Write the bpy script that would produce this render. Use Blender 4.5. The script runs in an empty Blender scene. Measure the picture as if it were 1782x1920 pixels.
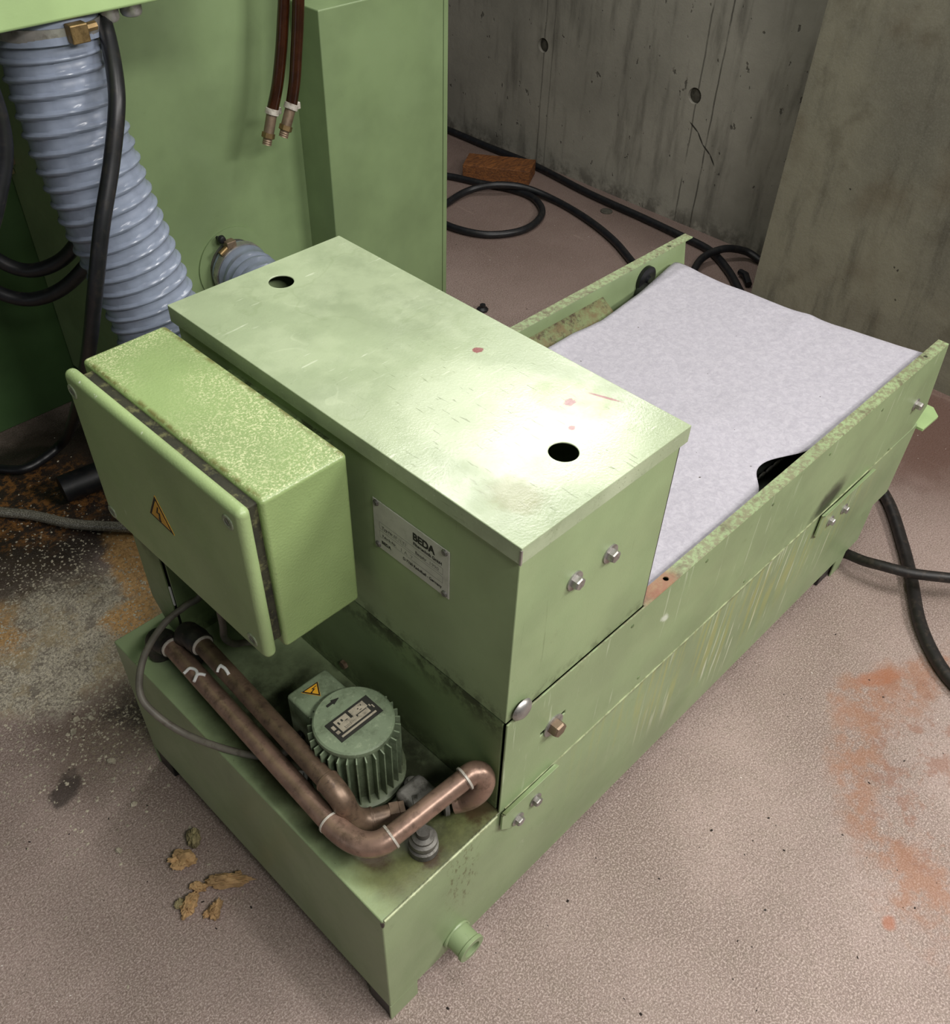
import bpy, bmesh, math, random
from mathutils import Vector, Matrix, noise as mn
C = bpy.context.scene.collection
SC = bpy.context.scene
rnd = random.Random(7)
PI = math.pi

# ------------------------------------------------------------------ camera
W0, H0 = 1782.0, 1920.0
F_PX, CX, CY = 1746.07, 899.53, 1034.18
yaw, pitch, roll = math.radians(42.3361), math.radians(-44.9718), math.radians(2.6046)
d = Vector((math.cos(pitch)*math.cos(yaw), math.cos(pitch)*math.sin(yaw), math.sin(pitch)))
rt = Vector((math.sin(yaw), -math.cos(yaw), 0)); up = rt.cross(d)
r2 = rt*math.cos(roll)+up*math.sin(roll); u2 = -rt*math.sin(roll)+up*math.cos(roll)
cam_d = bpy.data.cameras.new('camera'); cam = bpy.data.objects.new('camera', cam_d); C.objects.link(cam)
m = Matrix((r2, u2, -d)).transposed().to_4x4(); m.translation = Vector((-0.2958, -0.4058, 1.5))
cam.matrix_world = m
cam_d.sensor_fit = 'HORIZONTAL'; cam_d.sensor_width = 36; cam_d.lens = F_PX/W0*36
cam_d.shift_x = (W0/2-CX)/W0; cam_d.shift_y = (CY-H0/2)/W0
cam_d.clip_start = .02
SC.camera = cam
# ------------------------------------------------------------------ world, lamps, exposure
wd = bpy.data.worlds.new('world'); SC.world = wd; wd.use_nodes = True
bg = wd.node_tree.nodes['Background']; bg.inputs[0].default_value = (.80, .86, .92, 1); bg.inputs[1].default_value = .07
def area(name, loc, to, sx, sy, e, col=(1, .97, .93)):
    l = bpy.data.lights.new(name, 'AREA'); l.shape = 'RECTANGLE'; l.size = sx; l.size_y = sy; l.energy = e; l.color = col
    o = bpy.data.objects.new(name, l); C.objects.link(o); o.location = loc
    z = (Vector(loc)-Vector(to)).normalized(); x = Vector((1, 0, 0)) if sx >= sy else Vector((0, 1, 0))
    if sy > sx: y = (Vector((0, 1, 0))-z*z.y).normalized(); x = y.cross(z)
    else: x = (x-z*x.dot(z)).normalized(); y = z.cross(x)
    o.matrix_world = Matrix((x, y, z)).transposed().to_4x4() ; o.location = loc
    return o
area('ceiling_tube_front', (.40, .12, 2.35), (.40, .12, 0), .12, .8, 11)
area('ceiling_tube_key', (1.32, -.15, 2.40), (1.2, -.2, 0), .14, .8, 8)
area('ceiling_tube_right', (1.8, -1.7, 2.30), (.6, -.1, .3), .9, .3, 47)
area('fill_lamp_left', (.10, -1.20, 2.25), (.0, 0, .1), 1.2, .2, 36)  # unseen fill lamp, added to brighten the near-left floor and tank side
area('ceiling_tube_back', (1.85, 1.38, 2.50), (.6, .3, .8), 1.2, .30, 20)
area('low_side_light', (-3.4, .5, 1.35), (0, .4, .6), 1.2, 2.4, 4, (.93, .97, 1))  # unseen broad light low on the left, added in place of ambient
SC.view_settings.view_transform = 'Standard'; SC.view_settings.look = 'None'
SC.view_settings.gamma = 1; SC.view_settings.use_curve_mapping = False
SC.view_settings.exposure = 0.0

# ------------------------------------------------------------------ material helpers
def L(h):
    v = [int(h[i:i+2], 16)/255 for i in (0, 2, 4)]
    return tuple((c/12.92 if c <= .04045 else ((c+.055)/1.055)**2.4) for c in v)+(1,)
class Mat:
    def __init__(s, name, rough=.5, metal=0, spec=.5):
        s.m = bpy.data.materials.new(name); s.m.use_nodes = True; s.t = s.m.node_tree
        s.b = s.t.nodes['Principled BSDF']; s.b.inputs['Roughness'].default_value = rough
        s.b.inputs['Metallic'].default_value = metal; s.b.inputs['Specular IOR Level'].default_value = spec
        g = s.t.nodes.new('ShaderNodeNewGeometry'); s.pos = g.outputs['Position']
        sp = s.t.nodes.new('ShaderNodeSeparateXYZ'); s.t.links.new(s.pos, sp.inputs[0]); s.x, s.y, s.z = sp.outputs
        s.nz = None; s.g = g
    def put(s, sock, v):
        if isinstance(v, bpy.types.NodeSocket): s.t.links.new(v, sock)
        elif isinstance(v, tuple) and len(v) == 4 and sock.type == 'VECTOR': sock.default_value = v[:3]
        else: sock.default_value = v
    def math(s, op, a, b=0., c=None, clamp=False):
        n = s.t.nodes.new('ShaderNodeMath'); n.operation = op; n.use_clamp = clamp
        s.put(n.inputs[0], a); s.put(n.inputs[1], b)
        if c is not None: s.put(n.inputs[2], c)
        return n.outputs[0]
    def add(s, a, b): return s.math('ADD', a, b)
    def sub(s, a, b): return s.math('SUBTRACT', a, b)
    def mul(s, a, b): return s.math('MULTIPLY', a, b)
    def mx(s, a, b): return s.math('MAXIMUM', a, b)
    def sc(s, sx, sy, sz, rot=(0, 0, 0)):
        n = s.t.nodes.new('ShaderNodeMapping'); n.inputs['Scale'].default_value = (sx, sy, sz); n.inputs['Rotation'].default_value = rot
        s.t.links.new(s.pos, n.inputs[0]); return n.outputs[0]
    def noise(s, scale, detail=4, rough=.55, vec=None, dist=0, out=0):
        n = s.t.nodes.new('ShaderNodeTexNoise'); n.inputs['Scale'].default_value = scale; n.inputs['Detail'].default_value = detail
        n.inputs['Roughness'].default_value = rough; n.inputs['Distortion'].default_value = dist
        s.t.links.new(vec or s.pos, n.inputs['Vector']); return n.outputs[out]
    def vor(s, scale, vec=None, feature='F1', rand=1):
        n = s.t.nodes.new('ShaderNodeTexVoronoi'); n.feature = feature; n.inputs['Scale'].default_value = scale
        n.inputs['Randomness'].default_value = rand
        s.t.links.new(vec or s.pos, n.inputs['Vector']); return n
    def step(s, v, a, b):        # smoothstep 0 at a, 1 at b
        n = s.t.nodes.new('ShaderNodeMapRange'); n.interpolation_type = 'SMOOTHSTEP'
        s.put(n.inputs['Value'], v)
        if a < b: n.inputs['From Min'].default_value = a; n.inputs['From Max'].default_value = b
        else:
            n.inputs['From Min'].default_value = b; n.inputs['From Max'].default_value = a
            n.inputs['To Min'].default_value = 1; n.inputs['To Max'].default_value = 0
        return n.outputs[0]
    def mix(s, f, a, b):
        n = s.t.nodes.new('ShaderNodeMix'); n.data_type = 'RGBA'
        s.put(n.inputs[0], f); s.put(n.inputs[6], a); s.put(n.inputs[7], b); return n.outputs[2]
    def blob(s, a, b, ca, cb, ra, rb, rot=0, soft=.35, warp=.25, ws=14):
        """1 inside an ellipse on the axes a, b with a ragged edge"""
        u = s.sub(a, ca); v = s.sub(b, cb); c, sn = math.cos(rot), math.sin(rot)
        p = s.math('DIVIDE', s.add(s.mul(u, c), s.mul(v, sn)), ra); q = s.math('DIVIDE', s.sub(s.mul(v, c), s.mul(u, sn)), rb)
        dd = s.math('SQRT', s.add(s.mul(p, p), s.mul(q, q)))
        if warp:
            dd = s.add(dd, s.mul(s.sub(s.noise(ws, 5, .65), .5), warp*4))
        return s.step(dd, 1+soft, 1-soft)
    def bump(s, h, strength=.3, dist=.001):
        n = s.t.nodes.new('ShaderNodeBump'); n.inputs['Strength'].default_value = strength; n.inputs['Distance'].default_value = dist
        s.put(n.inputs['Height'], h)
        if s.nz is not None: s.t.links.new(s.nz, n.inputs['Normal'])
        s.nz = n.outputs[0]; s.t.links.new(s.nz, s.b.inputs['Normal'])
    def col(s, c): s.put(s.b.inputs['Base Color'], c); return s
    def rough(s, r): s.put(s.b.inputs['Roughness'], r); return s

def green(name, base='93a873', dirt=.35, extra=None, rough=.38, peel=.25, bright=1.):
    M = Mat(name, rough)
    c = L(base); c = tuple(x*bright for x in c[:3])+(1,)
    lo = tuple(x*.80 for x in c[:3])+(1,)
    col = M.mix(M.step(M.noise(5, 4), .35, .7), c, lo)
    col = M.mix(M.mul(M.step(M.noise(28, 5, .7), .60, .80), dirt), col, L('4d5338'))
    sp = M.step(M.noise(190, 2, .5), .73, .77)
    col = M.mix(M.mul(sp, dirt), col, L('3a3a28'))
    if extra: col = extra(M, col)
    M.col(col)
    r = M.add(rough-.04, M.mul(M.step(M.noise(9, 5, .6), .4, .7), .16)); M.rough(r)
    M.bump(M.noise(330, 2, .5), peel, .0006); M.bump(M.noise(14, 3, .5), .05, .01)
    return M.m
def band(M, a, c, w):   # soft line at a == c
    return M.step(M.math('ABSOLUTE', M.sub(a, c)), w, w*.3)

def x_lid(M, col):
    x, y = M.x, M.y
    w = M.mul(M.step(M.noise(11, 5, .6), .42, .62), .30)
    col = M.mix(w, col, L('b9c4a4'))
    big = M.blob(x, y, .36, .14, .10, .15, .2, .12, .16, 9)
    col = M.mix(M.mul(big, .35), col, L('c3ccb0'))
    col = M.mix(M.mul(M.blob(x, y, .435, .125, .035, .05, .3, .2, .2, 30), .5), col, L('86985f'))
    col = M.mix(M.mul(M.blob(x, y, .262, .055, .025, .03, 0, .4, .35, 40), .6), col, L('77774d'))
    scr = M.mul(M.step(M.noise(260, 2, .5, M.sc(1, .12, 1, (0, 0, .5))), .66, .70), M.blob(x, y, .36, .12, .14, .2, 0, .5, .2))
    col = M.mix(M.mul(scr, .55), col, L('5d6746'))
    scr2 = M.mul(M.step(M.noise(230, 2, .5, M.sc(.1, 1, 1, (0, 0, -.7))), .67, .71), M.step(M.noise(12), .45, .6))
    col = M.mix(M.mul(scr2, .45), col, L('d7dcc8'))
    wm = band(M, M.noise(7, 3, .5), .50, .010); col = M.mix(M.mul(M.mul(wm, M.step(M.noise(9), .5, .65)), .16), col, L('c9d2b4'))
    wm = band(M, M.noise(5, 4, .5), .56, .008); col = M.mix(M.mul(M.mul(wm, M.step(M.noise(8), .45, .6)), .16), col, L('6f7f55'))
    red = M.mx(M.blob(x, y, .428, .273, .008, .006, 0, .2, .5, 90), M.mx(M.blob(x, y, .428, .122, .007, .006, 0, .2, .5, 120), M.blob(x, y, .392, .089, .0045, .004, 0, .2, .4, 120)))
    red = M.mx(red, M.blob(x, y, .465, .101, .0022, .020, .35, .3, .2, 60))
    col = M.mix(red, col, L('7a3c36'))
    return col
def x_box(M, col):
    x, y, z = M.x, M.y, M.z
    top = M.step(z, .846, .8495)
    sp = M.step(M.noise(430, 3, .7), .50, .60)
    dust = M.mul(M.mul(sp, top), M.step(M.noise(7, 4), .30, .60))
    col = M.mix(M.mul(dust, .8), col, L('cfd1a6'))
    edge = M.mul(top, M.mx(band(M, x, .190, .012), band(M, x, .0735, .010)))
    col = M.mix(M.mul(edge, M.step(M.noise(60, 4), .35, .6)), col, L('6b6a3e'))
    return col
def x_tank(M, col):
    x, y, z = M.x, M.y, M.z
    top = M.step(z, .3420, .3443)
    yel = M.blob(x, y, .13, .04, .10, .06, 0, .6, .3, 18)
    col = M.mix(M.mul(M.mul(yel, top), .6), col, L('8c8a44'))
    grime_shade = M.blob(x, y, .125, .23, .12, .27, .1, .45, .10, 14)  # dirt round the pump; shade behind the motor deepens its colour
    col = M.mix(M.mul(M.mul(grime_shade, top), M.math('ADD', M.mul(M.step(M.noise(24, 5, .7), .3, .6), .22), .74)), col, L('1b1c12'))
    edge = M.blob(x, y, .045, .20, .030, .20, 0, .6, .4, 22); col = M.mix(M.mul(M.mul(edge, top), .6), col, L('3a3320'))
    chip = M.mul(M.blob(M.add(x, y), z, 0, .334, .004, .008, 0, .3, .4, 200), 1.); col = M.mix(chip, col, L('2a211a'))
    rs = M.mx(M.blob(x, y, .055, .10, .02, .05, 0, .4, .4, 40), M.blob(x, y, .105, .020, .018, .012, 0, .4, .5, 60))
    rs = M.mx(rs, M.blob(x, y, .205, .03, .03, .03, 0, .5, .5, 50))
    col = M.mix(M.mul(M.mul(rs, top), .75), col, L('33160f'))
    side = M.mul(M.step(y, .002, .0005), M.step(z, .3440, .3420))
    rows = M.noise(1, 4, .6, M.sc(60, 1, 3.2))
    ylow = M.mul(M.mul(M.step(rows, .50, .60), side), M.blob(x, z, .85, .30, .40, .14, 0, .5, .1))
    col = M.mix(M.mul(ylow, .6), col, L('a9ab66'))
    wht = M.mul(M.mul(M.step(M.noise(1, 3, .6, M.sc(95, 1, 4)), .59, .65), side), M.blob(x, z, .90, .24, .34, .14, 0, .4, .1))
    col = M.mix(M.mul(wht, .75), col, L('d6dbc0'))
    brn = M.mul(M.step(z, .333, .343), M.mul(side, M.mul(M.step(M.noise(28, 5, .7), .42, .6), M.blob(x, z, .75, .34, .35, .3, 0, .4, 0))))
    col = M.mix(M.mul(brn, .8), col, L('4a3d22'))
    scuff = M.mul(side, M.mul(M.step(M.noise(30, 6, .75), .60, .72), M.blob(x, z, .35, .15, .2, .08, 0, .5, .2)))
    col = M.mix(M.mul(scuff, .6), col, L('bcc7b0'))
    drip = M.mul(M.blob(x, z, .145, .27, .03, .09, 0, .4, .3, 30), M.mul(side, M.step(M.noise(110, 4, .7, M.sc(1, 1, .5)), .52, .60)))
    col = M.mix(M.mul(drip, .65), col, L('5d5632'))
    return col
def x_trough(M, col):
    x, y, z = M.x, M.y, M.z
    fl = M.step(z, .5505, .5520)
    d1 = M.mul(fl, M.step(M.noise(120, 5, .75), .42, .58)); col = M.mix(M.mul(d1, .8), col, L('77725a'))
    d2 = M.mul(fl, M.step(M.noise(18, 5, .7), .52, .66)); col = M.mix(M.mul(d2, .75), col, L('5a5240'))
    r1 = M.mul(fl, M.blob(x, y, .535, .01, .035, .03, 0, .4, .4, 60)); col = M.mix(M.mul(r1, .7), col, L('8c5440'))
    side = M.mul(M.step(y, .004, .002), M.step(z, .551, .548))
    st = M.mul(side, M.step(M.noise(1, 4, .6, M.sc(90, 1, 5)), .61, .67)); col = M.mix(M.mul(st, .45), col, L('c4cdb0'))
    bl = M.mul(side, M.blob(x, z, 1.10, .372, .05, .03, .2, .5, .25, 30)); col = M.mix(M.mul(bl, .9), col, L('10120a'))
    sm = M.mul(side, M.step(M.noise(16, 5, .7), .60, .75)); col = M.mix(M.mul(sm, .35), col, L('5b6640'))
    pt = M.mul(side, M.blob(x, z, .56, .475, .006, .012, .9, .5, .5, 80)); col = M.mix(M.mul(pt, .8), col, L('d9e0d0'))
    return col
def x_housing(M, col):
    x, y, z = M.x, M.y, M.z
    bt = M.mul(M.step(z, .585, .553), M.step(M.noise(50, 5, .7), .45, .62)); col = M.mix(M.mul(bt, .5), col, L('333820'))
    st = M.step(M.noise(1, 4, .6, M.sc(120, 120, 6)), .68, .73); col = M.mix(M.mul(st, .35), col, L('5d6b45'))
    return col
def x_front(M, col):
    g = M.mul(M.step(M.z, .49, .552), M.step(M.noise(30, 6, .75), .40, .58)); col = M.mix(M.mul(g, .8), col, L('20200f'))
    g = M.mul(M.step(M.z, .41, .35), M.step(M.noise(30, 5, .7), .35, .6)); col = M.mix(M.mul(g, .6), col, L('2b2a18'))
    return col
def x_apron(M, col):
    g = M.step(M.noise(22, 6, .75), .36, .60); col = M.mix(g, col, L('6d6142'))
    g = M.step(M.noise(36, 6, .8), .50, .66); col = M.mix(g, col, L('443426'))
    return col
def x_door(M, col):
    e = M.step(M.x, .0505, .052)
    chips = M.mul(M.step(M.noise(75, 4, .7), .66, .69), M.mul(M.step(M.x, .0425, .044), M.step(M.x, .052, .049)))
    col = M.mix(M.mul(chips, .85), col, L('d8dccf'))
    dots = M.step(M.noise(75, 1, .5, M.sc(1, 1, .45)), .785, .80); col = M.mix(M.mul(dots, .7), col, L('c3cbb0'))
    dots = M.step(M.noise(640, 3, .7), .56, .66); col = M.mix(M.mul(M.mul(dots, e), .5), col, L('b9c795'))
    return col
def x_motor(M, col):
    g = M.step(M.noise(38, 6, .75), .45, .65); col = M.mix(M.mul(g, .45), col, L('3d4630'))
    g = M.step(M.noise(140, 4, .7), .55, .7); col = M.mix(M.mul(g, .3), col, L('a9b597'))
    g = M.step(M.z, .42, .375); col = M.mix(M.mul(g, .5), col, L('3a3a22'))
    return col

G = {}
G['lid'] = green('green_lid_paint', '9ba888', .22, x_lid, .25)
G['box'] = green('green_box_paint', '8ea36b', .2, x_box, .34, .8)
G['door'] = green('green_door_paint', '97ab77', .12, x_door, .42, .5)
G['tank'] = green('green_tank_paint', '95a77d', .4, x_tank, .40)
G['trough'] = green('green_trough_paint', '95a77c', .35, x_trough, .42)
G['front'] = green('green_panel_paint', '7d9163', .3, x_front, .45)
G['apron'] = green('green_grimy_paint', '7f8f62', .4, x_apron, .6)
G['housing'] = green('green_housing_paint', '93a57a', .2, x_housing, .42)
G['machine'] = green('green_machine_paint', '809469', .1, None, .42)
G['machine_pale'] = green('green_machine_pale_paint', 'a3bd83', .05, None, .5)
G['recess_shaded'] = green('green_recess_shaded', '3f5c33', .3, None, .5)  # machine green with the overhang's shade put into the colour
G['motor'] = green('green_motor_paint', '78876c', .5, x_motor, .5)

def plain(name, hexc, rough=.5, metal=0, var=.12, dirt=None, bump=0., bs=200, spec=.5):
    M = Mat(name, rough, metal, spec); c = L(hexc); lo = tuple(v*(1-var*2) for v in c[:3])+(1,)
    col = M.mix(M.step(M.noise(40, 4), .35, .7), c, lo)
    if dirt: col = M.mix(M.mul(M.step(M.noise(60, 5, .7), .5, .68), .6), col, L(dirt))
    M.col(col)
    if bump: M.bump(M.noise(bs, 4, .6), bump, .001)
    return M.m
K = dict(
 weld=plain('pale_weld_highlight', 'b4bd94', .45, .1, .25, '6a6a44', .4, 200),  # pale bead; the seam's highlight line is put into its colour
 steel=plain('zinc_steel', 'b5b2ae', .42, .75, .15, '6d675d', .2),
 brownsteel=plain('tarnished_steel', '8d7a66', .5, .6, .15, '5a4632', .2),
 castgrey=plain('cast_grey_metal', '77756f', .55, .5, .2, '3a362e', .5, 120),
 copper=plain('tarnished_copper', '9c8070', .36, .5, .18, '5c4b40', .2, 90),
 copper2=plain('dull_brown_copper', '74604f', .42, .45, .2, '3b2f29', .25, 90),
 solder=plain('pale_solder', 'c3bdb2', .5, .2, .1, '6b5d4f', .3),
 black=plain('black_rubber', '15161a', .42, 0, .2, '2a2622', .1),
 blackdusty=plain('dusty_black_rubber', '211e1d', .5, 0, .2, '433931', .3, 150),
 greycable=plain('grey_cable_sheath', '6f6a60', .55, 0, .15, '4a4236'),
 browncable=plain('dusty_grey_hose', '5b514c', .6, 0, .15, '332a25'),
 hosegrey=plain('blue_grey_hose_plastic', '818a9b', .26, 0, .08, None, .1, 60),
 amber=plain('amber_hose_plastic', '33190a', .18, 0, .2, None),
 brass=plain('old_brass', '8d7650', .4, .7, .15, '4e3f28'),
 white=plain('white_marker_paint', 'e8e8e6', .6, 0, .03),
 printblack=plain('black_print', '101010', .6, 0, .02),
 printgrey=plain('faint_stamped_print', '77776f', .6, 0, .02),
 yellow=plain('yellow_sticker', 'd8a02a', .45, 0, .08),
 plate=plain('name_plate_metal', 'b9b9ae', .5, 0, .06, '9b9b90'),
 dark=plain('dark_void', '050505', .9, 0, 0),
 seal=plain('grimy_seal', '2d2c1d', .8, 0, .3, '6b6a44', .5, 300),
 beige=plain('worn_beige_print', 'a39b88', .6, 0, .1, '4f4a3c'),
 motorplate=plain('dark_motor_plate', '2a2a24', .5, .2, .2),
 wood=None, belt=plain('dark_belt', '2b2f2a', .5, .2, .3, '15150f', .4),
 foam=plain('yellow_brown_foam', 'cda878', .95, 0, .2, '80603a', 1., 500),
 foamgrey=plain('grey_tan_foam', 'a99d74', .95, 0, .25, '4f4a34', 1., 500),
 grit=plain('pale_grit', 'c9c0aa', .9, 0, .2), gritdark=plain('dark_grit', '2a211c', .9, 0, .2),
 screwpale=plain('pale_green_screw', 'a2ad92', .4, .3, .1, '55603f'),
)
M = Mat('orange_brown_wood', .7); g = M.noise(6, 5, .6, M.sc(3, 14, 30, (0, 0, .8)), 1.5)
col = M.mix(M.step(g, .3, .7), L('8a5526'), L('4e2c13')); M.col(col); M.bump(g, .5, .004); K['wood'] = M.m
M = Mat('braided_clear_hose', .3); w = M.vor(420, M.sc(1, 1, 1)); M.col(M.mix(M.step(w.outputs[0], .25, .5), L('b4b1a4'), L('6b675c'))); K['braid'] = M.m
# filter fleece
M = Mat('white_filter_fleece', .9, 0, .2)
f1 = M.noise(85, 6, .8, None, .6); f2 = M.noise(300, 4, .7, M.sc(1, .5, 1, (0, 0, .6)))
col = M.mix(M.step(f1, .32, .68), L('b8b5bd'), L('a4a1aa')); col = M.mix(M.mul(M.step(f2, .45, .7), .45), col, L('a5a1ac'))
dots = M.mul(M.step(M.noise(95, 1), .80, .815), 1.); col = M.mix(dots, col, L('55504a')); M.col(col)
M.bump(f2, .35, .0012); M.bump(f1, .35, .003); K['paper'] = M.m
# concrete walls
def concrete(name, base, lo, lines=True):
    M = Mat(name, .85, 0, .3); v = M.sc(5, 5, .9)
    col = M.mix(M.step(M.noise(2.2, 6, .6), .3, .7), L(base), L(lo))
    col = M.mix(M.mul(M.step(M.noise(3, 5, .6, v), .5, .72), .5), col, L('3d3a33'))
    col = M.mix(M.mul(M.step(M.noise(240, 3, .7), .4, .7), .25), col, L('8e8b80'))
    if lines:
        pits = M.step(M.noise(30, 3, .6, M.sc(1, 1.3, .75)), .67, .72)
        col = M.mix(M.mul(pits, .65), col, L('26231e'))
        ln = None
        for yy, a in ((1.955, .5), (1.915, .35), (1.29, .6), (1.222, .7)):
            b = M.mul(band(M, M.add(M.y, M.mul(M.sub(M.noise(8), .5), .012)), yy, .004), a)
            b = M.mul(b, M.step(M.noise(9, 4), .30, .55)); ln = b if ln is None else M.mx(ln, b)
        col = M.mix(ln, col, L('201d18'))
        cr = None
        pts = [(1.297, .339), (1.262, .318), (1.235, .285), (1.200, .262), (1.178, .235)]
        for (a0, b0), (a1, b1) in zip(pts, pts[1:]):
            mx_, my_ = (a0+a1)/2, (b0+b1)/2; ln2 = math.hypot(a1-a0, b1-b0)/2
            bb = M.blob(M.y, M.z, mx_, my_, ln2*1.15, .0028, math.atan2(b1-b0, a1-a0), .3, 0)
            cr = bb if cr is None else M.mx(cr, bb)
        col = M.mix(M.mul(cr, .9), col, L('15130f'))
        low = M.mul(M.step(M.z, .10, .0), M.step(M.noise(14, 5, .7), .4, .6)); col = M.mix(M.mul(low, .6), col, L('2c2822'))
        M.bump(M.mul(pits, -1.), .5, .004)
    else:
        pits = M.step(M.noise(16, 3, .6), .74, .765); col = M.mix(M.mul(pits, .8), col, L('1c1914'))
        col = M.mix(M.mul(M.step(M.noise(5, 4), .5, .7), .3), col, L('5b4a35'))
        col = M.mix(M.mul(M.step(M.noise(7, 6, .65), .52, .68), .35), col, L('4f4738'))
    M.col(col); M.bump(M.noise(160, 4, .65), .35, .0015); M.bump(M.noise(14, 4, .6), .3, .006)
    return M.m
K['wall'] = concrete('board_marked_concrete', 'a29e92', '87847a')
K['wall2'] = concrete('smooth_grey_concrete', '85816f', '69665a', False)
K['plug'] = plain('old_mortar_plug', '57544a', .9, 0, .3, '2e2b24', .5)
# floor
M = Mat('dusty_screed_floor', .55, 0, .5); x, y = M.x, M.y
n1 = M.noise(3, 6, .6); n2 = M.noise(26, 5, .7); n3 = M.noise(330, 3, .7)
col = M.mix(M.step(n1, .3, .7), L('a38f87'), L('816f66')); col = M.mix(M.mul(M.step(n2, .4, .7), .4), col, L('867a6c'))
col = M.mix(M.mul(M.step(n3, .46, .62), .8), col, L('c8b6ae')); col = M.mix(M.mul(M.step(M.noise(210, 3, .7), .50, .66), .6), col, L('6b5a52'))
far = M.step(x, 1.2, 2.0); col = M.mix(M.mul(far, .55), col, L('66524a'))  # far floor darkened: the weaker light there is put into the colour
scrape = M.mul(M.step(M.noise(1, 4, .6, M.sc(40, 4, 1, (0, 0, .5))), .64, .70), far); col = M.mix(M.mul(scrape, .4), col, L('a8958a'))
# rust ring at the right
u = M.sub(x, 1.07); v = M.sub(y, -.52); rr = M.math('SQRT', M.add(M.mul(u, u), M.mul(M.mul(v, v), 1.2)))
rr = M.add(rr, M.mul(M.sub(M.noise(7, 6, .65), .5), .30))
ring = M.mul(M.step(M.math('ABSOLUTE', M.sub(rr, .30)), .085, .02), M.step(M.noise(22, 6, .75), .36, .56))
col = M.mix(M.mul(ring, .55), col, L('9c6540'))
ins = M.mul(M.step(rr, .33, .26), M.step(M.noise(19, 6, .75), .50, .62)); col = M.mix(M.mul(ins, .55), col, L('8a5c46'))
col = M.mix(M.mul(M.blob(x, y, 1.14, -.215, .05, .018, -.5, .4, .3, 30), .6), col, L('a0623f'))
col = M.mix(M.mul(M.blob(x, y, .68, -.47, .014, .01, 0, .4, .3, 30), .6), col, L('a8603c'))
# dark oil and absorbent at the left
oil = M.blob(x, y, .23, 1.45, .36, .30, .2, .35, .22, 6); col = M.mix(M.mul(oil, .93), col, L('1d130c'))
brn = M.blob(x, y, .02, .80, .17, .14, .4, .5, .35, 10); col = M.mix(M.mul(brn, .5), col, L('5d4b3c'))
pale = M.blob(x, y, -.01, 1.03, .34, .17, -.35, .22, .28, 9)
pc = M.mix(M.step(M.noise(150, 5, .85), .40, .60), L('f0e6d0'), L('8a8172')); pc = M.mix(M.mul(M.step(M.noise(26, 6, .75), .50, .60), .8), pc, L('857b6e')); pc = M.mix(M.mul(M.step(M.noise(9, 5, .7), .48, .6), .6), pc, L('c9b48a'))
col = M.mix(M.mul(pale, .92), col, pc)
org = M.mx(M.blob(x, y, .235, 1.10, .05, .13, -.2, .25, .35, 16), M.mx(M.blob(x, y, -.10, 1.16, .07, .10, .5, .4, .45, 14), M.blob(x, y, .15, .98, .06, .05, .0, .3, .35, 20)))
oc = M.mix(M.step(M.noise(90, 5, .8), .4, .62), L('e8b878'), L('b98a50')); col = M.mix(M.mul(org, .9), col, oc)
o2 = M.mul(M.blob(x, y, .15, 1.45, .2, .14, -.3, .3, .4, 12), M.step(M.noise(34, 6, .8), .46, .6)); col = M.mix(M.mul(o2, .8), col, L('9a6a38'))
o3 = M.mul(M.blob(x, y, .04, 1.24, .2, .06, -.8, .3, .4, 14), M.step(M.noise(60, 6, .8), .3, .7)); col = M.mix(M.mul(o3, .8), col, L('4c3f31'))
st = M.blob(x, y, .31, 1.02, .05, .09, -.2, .3, .2, 14); col = M.mix(M.mul(st, .8), col, L('a39a92'))
dk = M.mx(M.blob(x, y, -.150, .70, .040, .022, .5, .3, .4, 40), M.mx(M.blob(x, y, .285, 1.03, .012, .045, .3, .4, .3, 30), M.blob(x, y, .05, .74, .08, .04, -.7, .5, .5, 30)))
col = M.mix(M.mul(dk, .75), col, L('322a28'))
chipz = M.mul(M.blob(x, y, .0, .73, .10, .09, 0, .6, .3, 12), M.step(M.noise(150, 4, .8), .52, .60)); col = M.mix(M.mul(chipz, .8), col, L('a59a80'))
rb = M.blob(x, y, 2.0, .1, .25, .2, 0, .5, .3, 8); col = M.mix(M.mul(rb, .6), col, L('4a2413'))
spk = M.step(M.noise(120, 1), .795, .81); col = M.mix(spk, col, L('e6ded6'))
spk = M.step(M.noise(90, 1, .5, M.sc(1, 1, 1, (0, 0, 1))), .80, .815); col = M.mix(spk, col, L('241a15'))
M.col(col)
M.rough(M.add(M.sub(.34, M.mul(oil, .12)), M.add(M.mul(M.step(n2, .4, .7), .14), M.mul(M.mx(pale, org), .35))))
M.bump(n3, .8, .0022); M.bump(n2, .4, .003); M.bump(M.mul(M.mx(pale, org), M.noise(60, 5, .8)), .8, .012)
K['floor'] = M.m

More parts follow.
